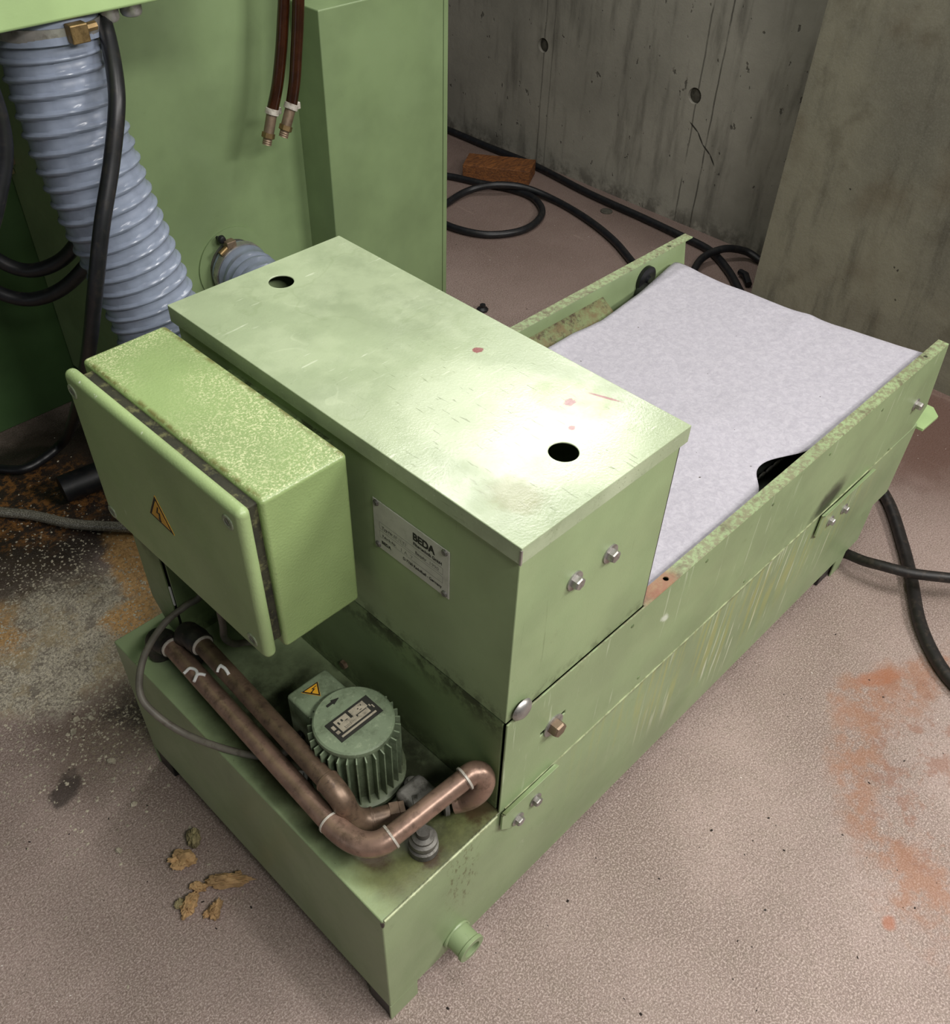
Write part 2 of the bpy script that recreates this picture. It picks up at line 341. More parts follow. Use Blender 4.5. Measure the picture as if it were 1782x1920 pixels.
# ------------------------------------------------------------------ mesh helpers (world coordinates)
def BM(): return bmesh.new()
def box(bm, x0, x1, y0, y1, z0, z1):
    vs = [bm.verts.new(p) for p in ((x0,y0,z0),(x1,y0,z0),(x1,y1,z0),(x0,y1,z0),(x0,y0,z1),(x1,y0,z1),(x1,y1,z1),(x0,y1,z1))]
    for f in ((0,3,2,1),(4,5,6,7),(0,1,5,4),(1,2,6,5),(2,3,7,6),(3,0,4,7)): bm.faces.new([vs[i] for i in f])
    return bm
def bx(*a): return box(BM(), *a)
def prism(bm, poly, ax, a0, a1):
    """poly: 2-D points on the two axes other than ax, extruded from a0 to a1"""
    def P(p, a):
        q = list(p); q.insert(ax, a); return q
    A = [bm.verts.new(P(p, a0)) for p in poly]; B = [bm.verts.new(P(p, a1)) for p in poly]; n = len(poly)
    bm.faces.new(A); bm.faces.new(B[::-1])
    for i in range(n): bm.faces.new((A[i], B[i], B[(i+1) % n], A[(i+1) % n]))
    bmesh.ops.recalc_face_normals(bm, faces=bm.faces[:]); return bm
def frame(t):
    t = t.normalized(); a = Vector((0, 0, 1)) if abs(t.z) < .9 else Vector((1, 0, 0)); u = t.cross(a).normalized(); return u, t.cross(u)
def lathe(bm, o, axis, prof, seg=24, phase=0):
    """prof: (radius, distance along axis from o)"""
    o = Vector(o); axis = Vector(axis).normalized(); u, v = frame(axis); rings = []
    for r, h in prof:
        c = o+axis*h
        if r < 1e-6: rings.append([bm.verts.new(c)])
        else: rings.append([bm.verts.new(c+(u*math.cos(2*PI*i/seg+phase)+v*math.sin(2*PI*i/seg+phase))*r) for i in range(seg)])
    for A, B in zip(rings, rings[1:]):
        for i in range(seg):
            j = (i+1) % seg
            if len(A) == 1 and len(B) == 1: continue
            if len(A) == 1: bm.faces.new((A[0], B[i], B[j]))
            elif len(B) == 1: bm.faces.new((A[i], B[0], A[j]))
            else: bm.faces.new((A[i], B[i], B[j], A[j]))
    for R, h in ((rings[0], 0), (rings[-1], 1)):
        if len(R) > 1: bm.faces.new(R if h == 0 else R[::-1])
    bmesh.ops.recalc_face_normals(bm, faces=bm.faces[:]); return bm
def cyl(bm, p0, p1, r, seg=20):
    p0, p1 = Vector(p0), Vector(p1); return lathe(bm, p0, p1-p0, [(r, 0), (r, (p1-p0).length)], seg)
def spline(pts, n=8):
    P = [Vector(p) for p in pts]; P = [2*P[0]-P[1]]+P+[2*P[-1]-P[-2]]; out = []
    for i in range(1, len(P)-2):
        a, b, c, e = P[i-1:i+3]
        for k in range(n):
            t = k/n; out.append(.5*((2*b)+(c-a)*t+(2*a-5*b+4*c-e)*t*t+(-a+3*b-3*c+e)*t**3))
    out.append(P[-2]); return out
def sweep(bm, pts, rad, seg=12, caps=True):
    """tube along pts; rad: number or function (arc length, angle) -> radius"""
    pts = [Vector(p) for p in pts]; n = len(pts); T = []
    for i in range(n): T.append((pts[min(i+1, n-1)]-pts[max(i-1, 0)]).normalized())
    u, v = frame(T[0]); s = 0; rings = []
    for i in range(n):
        if i: s += (pts[i]-pts[i-1]).length
        u = (u-T[i]*u.dot(T[i])).normalized(); v = T[i].cross(u)
        ring = []
        for k in range(seg):
            a = 2*PI*k/seg; r = rad(s, a) if callable(rad) else rad
            ring.append(bm.verts.new(pts[i]+(u*math.cos(a)+v*math.sin(a))*r))
        rings.append(ring)
    for A, B in zip(rings, rings[1:]):
        for k in range(seg): bm.faces.new((A[k], A[(k+1) % seg], B[(k+1) % seg], B[k]))
    if caps: bm.faces.new(rings[0][::-1]); bm.faces.new(rings[-1])
    bmesh.ops.recalc_face_normals(bm, faces=bm.faces[:]); return bm
def tube(pts, r, seg=12, n=8, smooth=True): return sweep(BM(), spline(pts, n) if smooth else pts, r, seg)

def obj(name, bm, mat, parent=None, origin=None, bev=0, smooth=None, label=None, segs=2):
    """origin: world position of the object's root"""
    if parent is not None: o0 = Vector(parent['o'])
    elif origin is not None: o0 = Vector(origin)
    else:
        cs = [v.co for v in bm.verts]; lo = [min(c[i] for c in cs) for i in range(3)]; hi = [max(c[i] for c in cs) for i in range(3)]
        o0 = Vector(((lo[0]+hi[0])/2, (lo[1]+hi[1])/2, lo[2]))
    for v in bm.verts: v.co -= o0
    me = bpy.data.meshes.new(name); bm.to_mesh(me); bm.free()
    me.materials.append(mat)
    o = bpy.data.objects.new(name, me); C.objects.link(o); o['o'] = tuple(o0)
    if parent is None: o.location = o0
    else: o.parent = parent
    if smooth is None: smooth = True
    if smooth:
        for p in me.polygons: p.use_smooth = True
        try: me.set_sharp_from_angle(angle=math.radians(35))
        except Exception: pass
    if bev:
        b = o.modifiers.new('bevel', 'BEVEL'); b.width = bev; b.segments = segs; b.limit_method = 'ANGLE'; b.angle_limit = .6; b.harden_normals = True
    if label: o['label'] = label
    return o
def thing(name, label, cat, loc, group=None):
    o = bpy.data.objects.new(name, None); C.objects.link(o); o.location = loc; o['o'] = tuple(loc); o.empty_display_size = .05
    o['label'] = label; o['category'] = cat
    if group: o['group'] = group
    return o
def tag(o, label, cat, group=None, kind=None):
    o['label'] = label; o['category'] = cat
    if group: o['group'] = group
    if kind: o['kind'] = kind
    return o
def struct(name, bm, mat, origin=(0, 0, 0)):
    o = obj(name, bm, mat, None, origin); o['kind'] = 'structure'; return o
def cut(o, cutters):
    """true holes: subtract the closed meshes in bm (world coordinates)"""
    o0 = Vector(o['o'])
    for bm in cutters:
        for v in bm.verts: v.co -= o0
        me = bpy.data.meshes.new('cutter'); bm.to_mesh(me); bm.free(); k = bpy.data.objects.new('cutter', me); C.objects.link(k)
        k.location = o0
        md = o.modifiers.new('hole', 'BOOLEAN'); md.object = k; md.operation = 'DIFFERENCE'; md.solver = 'EXACT'
        bpy.context.view_layer.update()
        dg = bpy.context.evaluated_depsgraph_get(); ev = bpy.data.meshes.new_from_object(o.evaluated_get(dg))
        o.modifiers.clear(); o.data = ev; bpy.data.objects.remove(k)
        for p in ev.polygons: p.use_smooth = False
def bevel(o, w, s=2):
    b = o.modifiers.new('bevel', 'BEVEL'); b.width = w; b.segments = s; b.limit_method = 'ANGLE'; b.angle_limit = .6
HEXP = lambda r, h: [(r, 0), (r, h*.78), (r*.86, h), (0, h)]
def hexbolt(parent, c, ax, r, h, washer=True, mat='steel', name='bolt', ph=.3):
    ax = Vector(ax); c = Vector(c)
    bm = lathe(BM(), c+ax*(.002 if washer else 0), ax, HEXP(r, h), 6, ph)
    o = obj(name, bm, K[mat], parent, smooth=False)
    if washer:
        w = lathe(BM(), c, ax, [(r*1.5, 0), (r*1.5, .002), (0, .002)], 24)
        if parent.parent is None: obj('washer', w, K['steel'], o)
        else: obj('washer', w, K['steel'], parent)
    return o
def text(name, s, size, org, xdir, ydir, mat, parent, bold=0., sx=1.):
    cu = bpy.data.curves.new(name, 'FONT'); cu.body = s; cu.size = size; cu.extrude = .0001
    t = bpy.data.objects.new(name, cu); C.objects.link(t); bpy.context.view_layer.update()
    me = bpy.data.meshes.new_from_object(t.evaluated_get(bpy.context.evaluated_depsgraph_get())); bpy.data.objects.remove(t)
    xd, yd = Vector(xdir), Vector(ydir); nn = xd.cross(yd); o0 = Vector(parent['o']); V, F = [], []
    for i, (dx, dy) in enumerate([(0, 0)] if not bold else [(-bold, -bold), (bold, bold), (-bold, bold), (bold, -bold), (0, 0)]):
        k = len(V)
        V += [Vector(org)+xd*((v.co.x+dx)*sx)+yd*(v.co.y+dy)+nn*(v.co.z+i*.00001)-o0 for v in me.vertices]
        F += [[k+j for j in p.vertices] for p in me.polygons]
    m2 = bpy.data.meshes.new(name); m2.from_pydata(V, [], F); m2.materials.append(mat)
    o = bpy.data.objects.new(name, m2); C.objects.link(o); o.parent = parent; o['o'] = parent['o']; return o
def sticker(parent, pts, nrm, name='warning_label'):
    """yellow triangle with a black border and a lightning arrow; pts: top, left, right corners in the plane"""
    A, B, D = [Vector(p) for p in pts]; nrm = Vector(nrm); c = (A+B+D)/3
    def tri(k, h, nm, mat, par):
        bm = BM(); lo = [bm.verts.new(c+(p-c)*k) for p in (A, B, D)]; hi = [bm.verts.new(c+(p-c)*k+nrm*h) for p in (A, B, D)]
        bm.faces.new(lo); bm.faces.new(hi[::-1])
        for i in range(3): bm.faces.new((lo[i], hi[i], hi[(i+1) % 3], lo[(i+1) % 3]))
        bmesh.ops.recalc_face_normals(bm, faces=bm.faces[:]); return obj(nm, bm, mat, par, smooth=False)
    deep = parent.parent is not None
    root = tri(1., .0006, name, K['yellow'], parent); par = parent if deep else root
    tri(.96, .0009, 'label_border', K['printblack'], par); tri(.74, .0012, 'label_field', K['yellow'], par)
    R = (D-B).normalized(); U = (A-(B+D)/2).normalized(); s = (D-B).length
    def q(a, b): return c+R*a*s+U*b*s
    poly = [(.02, .26), (-.10, .0), (.0, .03), (-.03, -.17), (-.07, -.12), (-.01, -.25), (.06, -.16), (.02, -.165), (.07, .09), (-.03, .055), (.06, .26)]
    bm = BM(); lo = [bm.verts.new(q(a, b)+nrm*.0012) for a, b in poly]; hi = [bm.verts.new(q(a, b)+nrm*.0015) for a, b in poly]
    bm.faces.new(lo); bm.faces.new(hi[::-1]); n = len(poly)
    for i in range(n): bm.faces.new((lo[i], hi[i], hi[(i+1) % n], lo[(i+1) % n]))
    bmesh.ops.recalc_face_normals(bm, faces=bm.faces[:]); obj('lightning_arrow', bm, K['printblack'], par, smooth=False)
    return root

# ------------------------------------------------------------------ the setting
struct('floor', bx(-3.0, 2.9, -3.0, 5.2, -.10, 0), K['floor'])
wl = struct('wall_back', bx(2.52, 2.72, -.2, 5.2, 0, 2.9), K['wall'])
holes = [(1.961, .423, .024), (1.300, .423, .025)]
cut(wl, [cyl(BM(), (2.50, a, b), (2.534, a, b), r, 24) for a, b, r in holes])
for a, b, r in holes:
    p = obj('formwork_plug', lathe(BM(), (2.5385, a, b), (-1, 0, 0), [(r*.98, 0), (r*.98, .006), (r*.6, .010), (0, .012)], 20), K['plug'], wl)
struct('wall_right', bx(2.21, 2.519, -3.0, .782, 0, 2.9), K['wall2'])

# ------------------------------------------------------------------ the coolant tank
ZT = .3445
T = thing('coolant_tank', 'long low green sheet-metal coolant tank carrying the whole filter unit', 'tank', (.72, .318, 0))
body = obj('tank_body', prism(BM(), [(0, .05), (1.424, .05), (1.424, .155), (1.490, .155), (1.490, ZT), (0, ZT)], 1, 0, .635), G['tank'], T, bev=.0025)
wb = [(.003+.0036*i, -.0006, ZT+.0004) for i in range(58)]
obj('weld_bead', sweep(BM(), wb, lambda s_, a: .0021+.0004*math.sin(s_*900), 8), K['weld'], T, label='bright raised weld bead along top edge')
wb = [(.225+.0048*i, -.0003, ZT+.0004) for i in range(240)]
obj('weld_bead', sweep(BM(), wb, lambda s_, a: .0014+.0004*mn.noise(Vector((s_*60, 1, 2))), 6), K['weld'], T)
for x0, x1, y0, y1, px0, px1, sy in ((0, .055, 0, .05, 0, .055, 1), (0, .055, .585, .635, 0, .055, -1), (1.275, 1.325, 0, .05, 1.325, 1.368, 1), (1.275, 1.325, .585, .635, 1.325, 1.368, -1)):
    yy = (0, .0035) if sy > 0 else (.6315, .635)
    f = obj('foot', bx(px0, px1, yy[0], yy[1], 0, .052), G['tank'], T, bev=.001)
    obj('rubber_block', bx(x0+.002, x1-.002, y0+.006 if sy > 0 else y0, y1 if sy > 0 else y1-.006, .0005, .0495), K['black'], f, bev=.002)
sp = obj('drain_spout', lathe(BM(), (.135, .001, .087), (0, -1, 0), [(.0225, 0), (.0225, .030), (.0245, .030), (.0245, .0365), (.0145, .0365), (.0140, .022), (0, .022)], 32), G['tank'], T, bev=.0008)
obj('weld_bead', sweep(BM(), [(.135+.0235*math.cos(a/20*2*PI), -.0018, .087+.0235*math.sin(a/20*2*PI)) for a in range(21)], lambda s, a: .0028+.0009*math.sin(s*700), 8), G['tank'], sp)
obj('drain_plug', lathe(BM(), (.135, -.014, .087), (0, -1, 0), [(.0136, 0), (.0136, .006), (.006, .007), (.006, .002), (0, .002)], 24), K['castgrey'], sp)
# mounting clamps on the long side
def clamp(label, poly, fx0, fx1, fz, bolts):
    c = thing('mounting_clamp', label, 'bracket', ((fx0+fx1)/2, -.002, min(p[1] for p in poly)))
    obj('clamp_plate', prism(BM(), poly, 1, -.0065, -.0032), G['tank'], c, bev=.0006)
    obj('clamp_lip', prism(BM(), [(-.0105, fz+.0016), (-.0032, fz-.0012), (-.0032, fz+.0008), (-.0105, fz+.0036)], 0, fx0, fx1), G['tank'], c, bev=.0006)
    for bx_, bz in bolts: hexbolt(c, (bx_, -.0065, bz), (0, -1, 0), .0078, .007)
clamp('green clamp plate with two bolts at the near end of the tank', [(.214, .308), (.214, .347), (.325, .350), (.327, .338), (.303, .284), (.236, .284)], .2155, .327, .348, [(.285, .305), (.248, .297)])
clamp('green clamp plate with two bolts under the black smear near the far end', [(1.085, .292), (1.085, .345), (1.285, .338), (1.285, .330), (1.215, .285), (1.105, .278)], 1.088, 1.285, .342, [(1.135, .302), (1.193, .296)])

# ------------------------------------------------------------------ the filter trough
ZM = .5524; X1, X2 = .2145, .4895
T = thing('filter_trough', 'green filter trough with flanged side rails bolted on top of the tank', 'trough', (.83, .306, ZT+.001))
z0 = ZT+.001
ns = obj('side_rail', prism(BM(), [(X1, z0), (1.462, z0), (1.498, .385), (1.455, ZM), (X1, ZM)], 1, .0002, .0032), G['trough'], T)
cut(ns, [prism(BM(), [(.286, .455), (.336, .459), (.336, .467), (.286, .463)], 1, -.01, .02)])
bevel(ns, .0012)
fs = obj('side_rail', prism(BM(), [(X1, z0), (1.388, z0), (1.455, .345), (1.490, .385), (1.452, ZM), (X1, ZM)], 1, .609, .612), G['trough'], T, bev=.0012)
fl = obj('rail_flange', bx(X2+.003, 1.454, .0012, .0215, ZM-.0022, ZM+.0004), G['trough'], T)
cut(fl, [cyl(BM(), (a, .0125, .54), (a, .0125, .57), .0042, 16) for a in (.556, 1.378)]); bevel(fl, .0008)
fl = obj('rail_flange', bx(X2+.003, 1.450, .590, .6118, ZM-.0022, ZM+.0004), G['trough'], T)
cut(fl, [cyl(BM(), (1.375, .601, .54), (1.375, .601, .57), .0048, 16)]); bevel(fl, .0008)
obj('front_panel', bx(X1+.001, X1+.004, .0085, .6085, z0, ZM-.002), G['front'], T, bev=.0012)
obj('inner_bottom', bx(X1+.006, 1.384, .004, .608, z0+.001, z0+.004), K['belt'], T)
obj('sloping_apron', prism(BM(), [(.6085, .508), (.552, .470), (.552, .466), (.6085, .503)], 0, X2+.01, 1.165), G['apron'], T, label='grimy sloping inner apron')
obj('sloping_apron', prism(BM(), [(.0035, .508), (.050, .474), (.050, .470), (.0035, .503)], 0, X2+.01, 1.165), G['apron'], T, label='grimy sloping inner apron')
obj('belt', bx(X1+.01, 1.36, .052, .550, .456, .460), K['belt'], T, label='dark transport belt under the fleece')
for i in range(26):
    xx = .62+i*.024
    bm = sweep(BM(), [(xx+.010*math.cos(a/14*2*PI), .080, .4665+.0042*math.sin(a/14*2*PI)) for a in range(15)], .0018, 6)
    obj('chain_link', bm, K['castgrey'], T)
ro = obj('roller', cyl(BM(), (1.300, .010, .470), (1.300, .604, .470), .024, 28), K['belt'], T)
obj('roller_hub', lathe(BM(), (1.312, .6085, .495), (0, -1, 0), [(.030, 0), (.030, .008), (.022, .011), (.010, .011), (.010, .016), (0, .016)], 28), K['black'], T)
for a, b in [(.468, .532), (.523, .366), (.647, .533), (.832, .529), (1.012, .530), (1.202, .525), (.821, .360), (1.352, .352)]:
    obj('rivet', lathe(BM(), (a, .0004, b), (0, -1, 0), [(.0034, 0), (.0032, .0007), (.0018, .0014), (0, .0016)], 12), G['front'], T)
obj('carriage_bolt', lathe(BM(), (.238, -.0005, .566), (0, -1, 0), [(.0165, 0), (.0155, .003), (.0115, .0062), (.006, .0080), (0, .0085)], 28), K['steel'], T, label='shiny dome-headed bolt on the seam')
hexbolt(T, (.311, .0002, .4575), (0, -1, 0), .0125, .013, True, 'brownsteel', 'bolt', .1)
hexbolt(T, (1.405, .0002, .436), (0, -1, 0), .0085, .012, True, 'steel', 'bolt', .5)
nb = obj('nut', lathe(BM(), (X1+.0012, .325, .378), (-1, 0, 0), HEXP(.008, .006), 6), K['brownsteel'], T, smooth=False)
et = obj('end_tray', prism(BM(), [(1.4925, -.014), (1.560, -.016), (1.584, .006), (1.584, .60), (1.4925, .60)], 2, .3290, .3362), G['machine_pale'], None, bev=.0015)
tag(et, 'pale green flat shelf sticking out below the far end of the trough', 'shelf')

# ------------------------------------------------------------------ filter fleece
def paper():
    nx, ny = 130, 60; bm = BM(); G_ = []
    left = [(.496, .575), (.93, .560), (1.009, .563), (1.10, .558), (1.25, .574), (1.374, .594), (1.414, .598), (1.436, .585), (1.45, .57)]
    def li(x):
        for (a, b), (c, e) in zip(left, left[1:]):
            if x <= c: t = max(0, (x-a)/(c-a)); return b+(e-b)*t
        return left[-1][1]
    for i in range(nx+1):
        row = []
        for j in range(ny+1):
            v = j/ny
            xe = 1.438-.012*math.sin(v*PI)+.024*max(0, v-.55)/.45-.006*math.exp(-((v-.60)/.03)**2)
            x = .494+(xe-.494)*i/nx
            yl = li(x); x -= .016*v*v
            yr = .022+.050*math.exp(-abs((x-.917)/.062)**2.2)
            c = max(0, (x-1.405)/.033); yl -= .016*c*c
            y = yl+(yr-yl)*v
            z = .5020+.036*v*v+.0035*mn.noise(Vector((x*6, y*5, 1)))+.0012*mn.noise(Vector((x*22, y*18, 3)))
            z += .010*math.exp(-((v-.0)/.05)**2)*(.4+.6*math.sin(x*9))*.5
            z -= .022*math.exp(-((x-.917)/.080)**2)*max(0, v-.72)/.28
            z += .004*math.exp(-((v-.575)/.04)**2)*max(0, (x-1.25)/.19)
            z -= .018*max(0, (x-1.395)/.045)**2
            row.append(bm.verts.new((x, y, z)))
        G_.append(row)
    for i in range(nx):
        for j in range(ny): bm.faces.new((G_[i][j], G_[i+1][j], G_[i+1][j+1], G_[i][j+1]))
    bmesh.ops.recalc_face_normals(bm, faces=bm.faces[:])
    o = obj('filter_fleece', bm, K['paper'], None, (1.0, .3, .49))
    s = o.modifiers.new('t', 'SOLIDIFY'); s.thickness = .0012; s.offset = 0
    tag(o, 'white nonwoven filter fleece lying in the green trough between its rails', 'filter fleece')
paper()

# ------------------------------------------------------------------ the hood on the trough
T = thing('drive_housing', 'tall green sheet-metal housing with removable lid standing on the trough', 'housing', ((X1+X2)/2, .31, ZM+.001))
e = .006; ZL = .8618; yc = .004
shell = BM()
box(shell, X1, X1+.002, yc, .613, ZM+.0012, .845); box(shell, X2-.002, X2, yc, .613, ZM+.0012, .845)
obj('housing_wall', bx(X1, X1+.002, yc, .613, ZM+.0012, .845), G['housing'], T, bev=.0008)
obj('housing_wall', bx(X2-.002, X2, yc+.002, .613, ZM+.0012, .845), G['housing'], T, bev=.0008)
obj('housing_wall', bx(X1+.0003, X2, yc-.0004, yc+.002, ZM+.0012, .845), G['housing'], T, bev=.0008)
obj('housing_wall', bx(X1+.002, X2-.002, .611, .613, ZM+.0012, .845), G['housing'], T, bev=.0008)
shell.free()
obj('edge_gap_strip', bx(X2+.0002, X2+.0026, yc+.0004, .60, ZM+.0012, .8355), K['black'], T, label='black strip along the rear edge')  # black strip standing for the dark gap at this edge
lx0, lx1, ly0, ly1 = X1-e, X2+e, yc-e, .613+e
bm = bx(lx0, lx1, ly0, ly1, .838, ZL)
lid = obj('lid', bm, G['lid'], T)
cut(lid, [bx(lx0+.0018, lx1-.0018, ly0+.0018, ly1-.0018, .80, ZL-.002)]+[cyl(BM(), (.353, yy, .84), (.353, yy, .90), .0170, 40) for yy in (.569, .068)])
bevel(lid, .0022, 3)
obj('corner_seam', bx(lx0-.0006, lx0+.0015, ly0-.0006, ly0+.0015, .8385, ZL-.003), K['steel'], lid, label='bare metal corner seam')
for a, b in ((.380, .7325), (.315, .7345)): hexbolt(T, (a, yc-.0004, b), (0, -1, 0), .0088, .0085)
# name plate
PX = X1-.0002
pl = obj('name_plate', bx(PX-.0012, PX, .1025, .2300, .7015, .7780), K['plate'], T, bev=.0003)
u_ = lambda f: .2300-f*.1275
v_ = lambda f: .7780-f*.0765
XT = PX-.00125
for a, b in ((.05, .06), (.945, .06), (.05, .935), (.945, .935)):
    obj('rivet', lathe(BM(), (PX-.0012, u_(a), v_(b)), (-1, 0, 0), [(.0046, 0), (.0042, .0012), (.0030, .0024), (.0012, .0020), (0, .0018)], 16), K['castgrey'], pl)
XD, YD = (0, -1, 0), (0, 0, 1)
def pt(s, size, a, b, bold=0., mat='printblack', sx=1.): return text('lettering', s, size, (XT, u_(a), v_(b)), XD, YD, K[mat], pl, bold, sx)
pt('BEDA', .0155, .535, .265, .0006, sx=.93)
pt('Filtertechnik GmbH', .0068, .540, .375, .00012, sx=.86)
pt('Typ-Nr.', .0062, .115, .535); pt('BF 11 T1', .0066, .275, .535, 0, 'printgrey', .9)
pt('Baujahr', .0062, .565, .535); pt('1990', .0070, .745, .535, 0, 'printgrey', 1.15)
pt('Fabrik-Nr.', .0062, .115, .715, 0, sx=.95); pt('1 A  7', .0072, .36, .715, 0, 'printgrey', 1.2)
pt('BEDA', .0066, .10, .865, .0002); pt('D-7760 Radolfzell - Germany', .0064, .395, .865, .0001, sx=.86)
for b0, b1 in ((.42, .555), (.60, .735)):
    bm = BM(); t = .0003
    box(bm, XT-.0001, XT, u_(.92), u_(.08), v_(b0)-t, v_(b0)); box(bm, XT-.0001, XT, u_(.92), u_(.08), v_(b1)-t, v_(b1))
    box(bm, XT-.0001, XT, u_(.08)-t, u_(.08), v_(b1), v_(b0)); box(bm, XT-.0001, XT, u_(.92)-t, u_(.92), v_(b1), v_(b0))
    obj('printed_frame', bm, K['printgrey'], pl, smooth=False)

# ------------------------------------------------------------------ control box
T = thing('control_box', 'green electrical control box with a hazard triangle on its door', 'control box', (.12, .42, .612))
obj('box_body', bx(.0735, .190, .2393, .600, .612, .850), G['box'], T, bev=.006, segs=3)
obj('door_seal', bx(.0585, .076, .247, .578, .628, .8445), K['seal'], T, bev=.002, label='grimy dark seal behind the door')
door = obj('door', bx(.0418, .0590, .2329, .5869, .6195, .8563), G['door'], T, bev=.0085, segs=4)
for yy, zz in ((.572, .832), (.572, .637), (.2555, .832), (.2580, .640)):
    s = obj('screw', lathe(BM(), (.0420, yy, zz), (-1, 0, 0), [(.0098, 0), (.0098, .0006), (.0090, .0014), (.0062, .0014), (.0058, .0006), (0, .0008)], 28), K['screwpale'], door)
    bm = BM(); a = rnd.uniform(.4, 1.2); dv = Vector((0, math.cos(a), math.sin(a))); pv = Vector((0, -math.sin(a), math.cos(a)))
    c = Vector((.0402, yy, zz))
    vs = [c+dv*i*.0045+pv*j*.0011+Vector((k*.0006, 0, 0)) for k in (0, 1) for i, j in ((-1, -1), (1, -1), (1, 1), (-1, 1))]
    V = [bm.verts.new(v) for v in vs]
    for f in ((0, 1, 2, 3), (7, 6, 5, 4), (0, 4, 5, 1), (1, 5, 6, 2), (2, 6, 7, 3), (3, 7, 4, 0)): bm.faces.new([V[i] for i in f])
    obj('screw_slot', bm, K['castgrey'], door, smooth=False)
sticker(door, [(.0418, .421, .763), (.0418, .4475, .7185), (.0418, .3950, .7155)], (-1, 0, 0))
obj('wall_bracket', bx(.188, X1, .30, .50, .66, .82), G['front'], T)

# ------------------------------------------------------------------ inlet box on the tank corner
T = thing('inlet_box', 'narrow upright green inlet box with a dark slotted corner on the tank', 'inlet box', (.145, .59, ZT+.001))
zi = ZT+.0008
obj('side_panel', bx(.084, .205, .556, .5585, zi, .600), G['front'], T, bev=.0006)
obj('front_panel', prism(BM(), [(.5645, zi), (.602, zi), (.634, .392), (.634, .600), (.5645, .600)], 0, .0805, .083), G['front'], T, bev=.0006)
obj('black_inside_block', bx(.086, .200, .561, .628, zi+.02, .590), K['dark'], T, label='black filler for the unlit inside')  # black block puts the darkness of the inside into colour
obj('far_panel', bx(.084, .205, .6305, .633, .42, .600), G['front'], T)
obj('slot_spacer', bx(.0815, .0835, .5600, .5635, .425, .465), K['white'], T, label='white strip in the slot')

# ------------------------------------------------------------------ pump and motor
mc = (.120, .183)
T = thing('coolant_pump', 'small finned green electric pump motor standing on the tank', 'pump motor', (mc[0], mc[1], ZT+.0005))
zb = ZT+.0005; ZC = .4770
obj('pump_base', lathe(BM(), (mc[0], mc[1], zb), (0, 0, 1), [(.058, 0), (.058, .006), (0, .006)], 32), K['castgrey'], T)
obj('motor_flange', lathe(BM(), (mc[0], mc[1], .3515), (0, 0, 1), [(.060, 0), (.0665, .002), (.0665, .009), (.060, .012), (0, .012)], 40), G['motor'], T)
barrel = obj('motor_barrel', lathe(BM(), (mc[0], mc[1], .362), (0, 0, 1), [(.050, 0), (.050, .108), (0, .108)], 40), G['motor'], T)
cap = obj('end_cap', lathe(BM(), (mc[0], mc[1], ZC-.012), (0, 0, 1), [(.0535, 0), (.0548, .004), (.0543, .009), (.0520, .0112), (0, .0120)], 48), G['motor'], T)
bmf = bx(.0490, .0615, -.0009, .0009, .3635-ZT-.0005, .4655-ZT-.0005)
fm = bpy.data.meshes.new('fin')
for v in bmf.verts:
    if v.co.x > .055 and v.co.z > .1: v.co.z -= .003
bmf.to_mesh(fm); bmf.free(); fm.materials.append(G['motor'])
for k in range(30):
    a = 2*PI*k/30+.08
    if 1.35 < a < 1.95: continue            # behind the terminal box
    f = bpy.data.objects.new('fin', fm); C.objects.link(f); f.parent = T; f.rotation_euler = (0, 0, a)
# motor plate, arrow
zp = ZC+.0001
mp = obj('rating_plate', bx(.0855, .1560, .1650, .2000, zp, zp+.0008), K['motorplate'], T)
zq = zp+.0009; DX, DY = .009, .013
def fld(x0, x1, y0, y1, mat='beige', nm='plate_field'): obj(nm, bx(x0+DX, x1+DX, y0+DY, y1+DY, zq, zq+.0002), K[mat], mp, smooth=False)
fld(.0875, .1350, .1625, .1722); fld(.0875, .1085, .1720, .1835); fld(.1125, .1370, .1720, .1835)
fld(.0820, .1400, .1565, .1595); fld(.0800, .0845, .1720, .1790, 'beige', 'plate_emblem'); fld(.0800, .0850, .1640, .1690, 'beige', 'plate_emblem')
fld(.1385, .1405, .1690, .1730, 'beige', 'plate_emblem'); fld(.1415, .1430, .1640, .1700, 'beige', 'plate_emblem')
zq += .0002
for x0, x1, y0, y1 in ((.094, .104, .1670, .1674), (.094, .094+.0004, .1655, .1690), (.104, .1044, .1655, .1690), (.094, .1044, .1650, .1654), (.118, .134, .1700, .1712), (.116, .118, .1680, .1712), (.108, .1095, .1665, .1668), (.128, .1285, .1795, .1805), (.1235, .1255, .1765, .1780), (.130, .132, .1785, .1805), (.110, .1135, .1740, .1745), (.110, .1135, .1770, .1775), (.1250, .1285, .1735, .1745), (.0905, .0930, .1745, .1790), (.0965, .0990, .1760, .1800), (.1010, .1050, .1740, .1752)):
    fld(x0, x1, y0, y1, 'motorplate', 'plate_print')
obj('direction_arrow', prism(BM(), [(.107, .2205), (.1165, .2205), (.1165, .2180), (.127, .2220), (.1165, .2260), (.1165, .2235), (.107, .2235)], 2, ZC-.002, ZC+.0011), K['motorplate'], T, label='small dark arrow')
tb = obj('terminal_box', bx(.087, .155, .226, .2875, .376, .4585), G['motor'], T, bev=.005, segs=3)
sticker(tb, [(.1320, .2745, .4586), (.1040, .2755, .4586), (.1195, .2525, .4586)], (0, 0, 1))
obj('cable_gland', cyl(BM(), (.0885, .262, .392), (.072, .262, .385), .007, 14), K['black'], tb)
zv = .3715
castb = obj('pump_casting', bx(.118, .165, .055, .108, .348, .388), K['castgrey'], T, bev=.009, segs=3)
dirp = Vector((.182-.106, .043-.088, 0)).normalized()
obj('casting_flange', lathe(BM(), Vector((.1255, .0765, zv)), dirp, [(.020, 0), (.020, .007), (.0, .007)], 18), K['castgrey'], T)
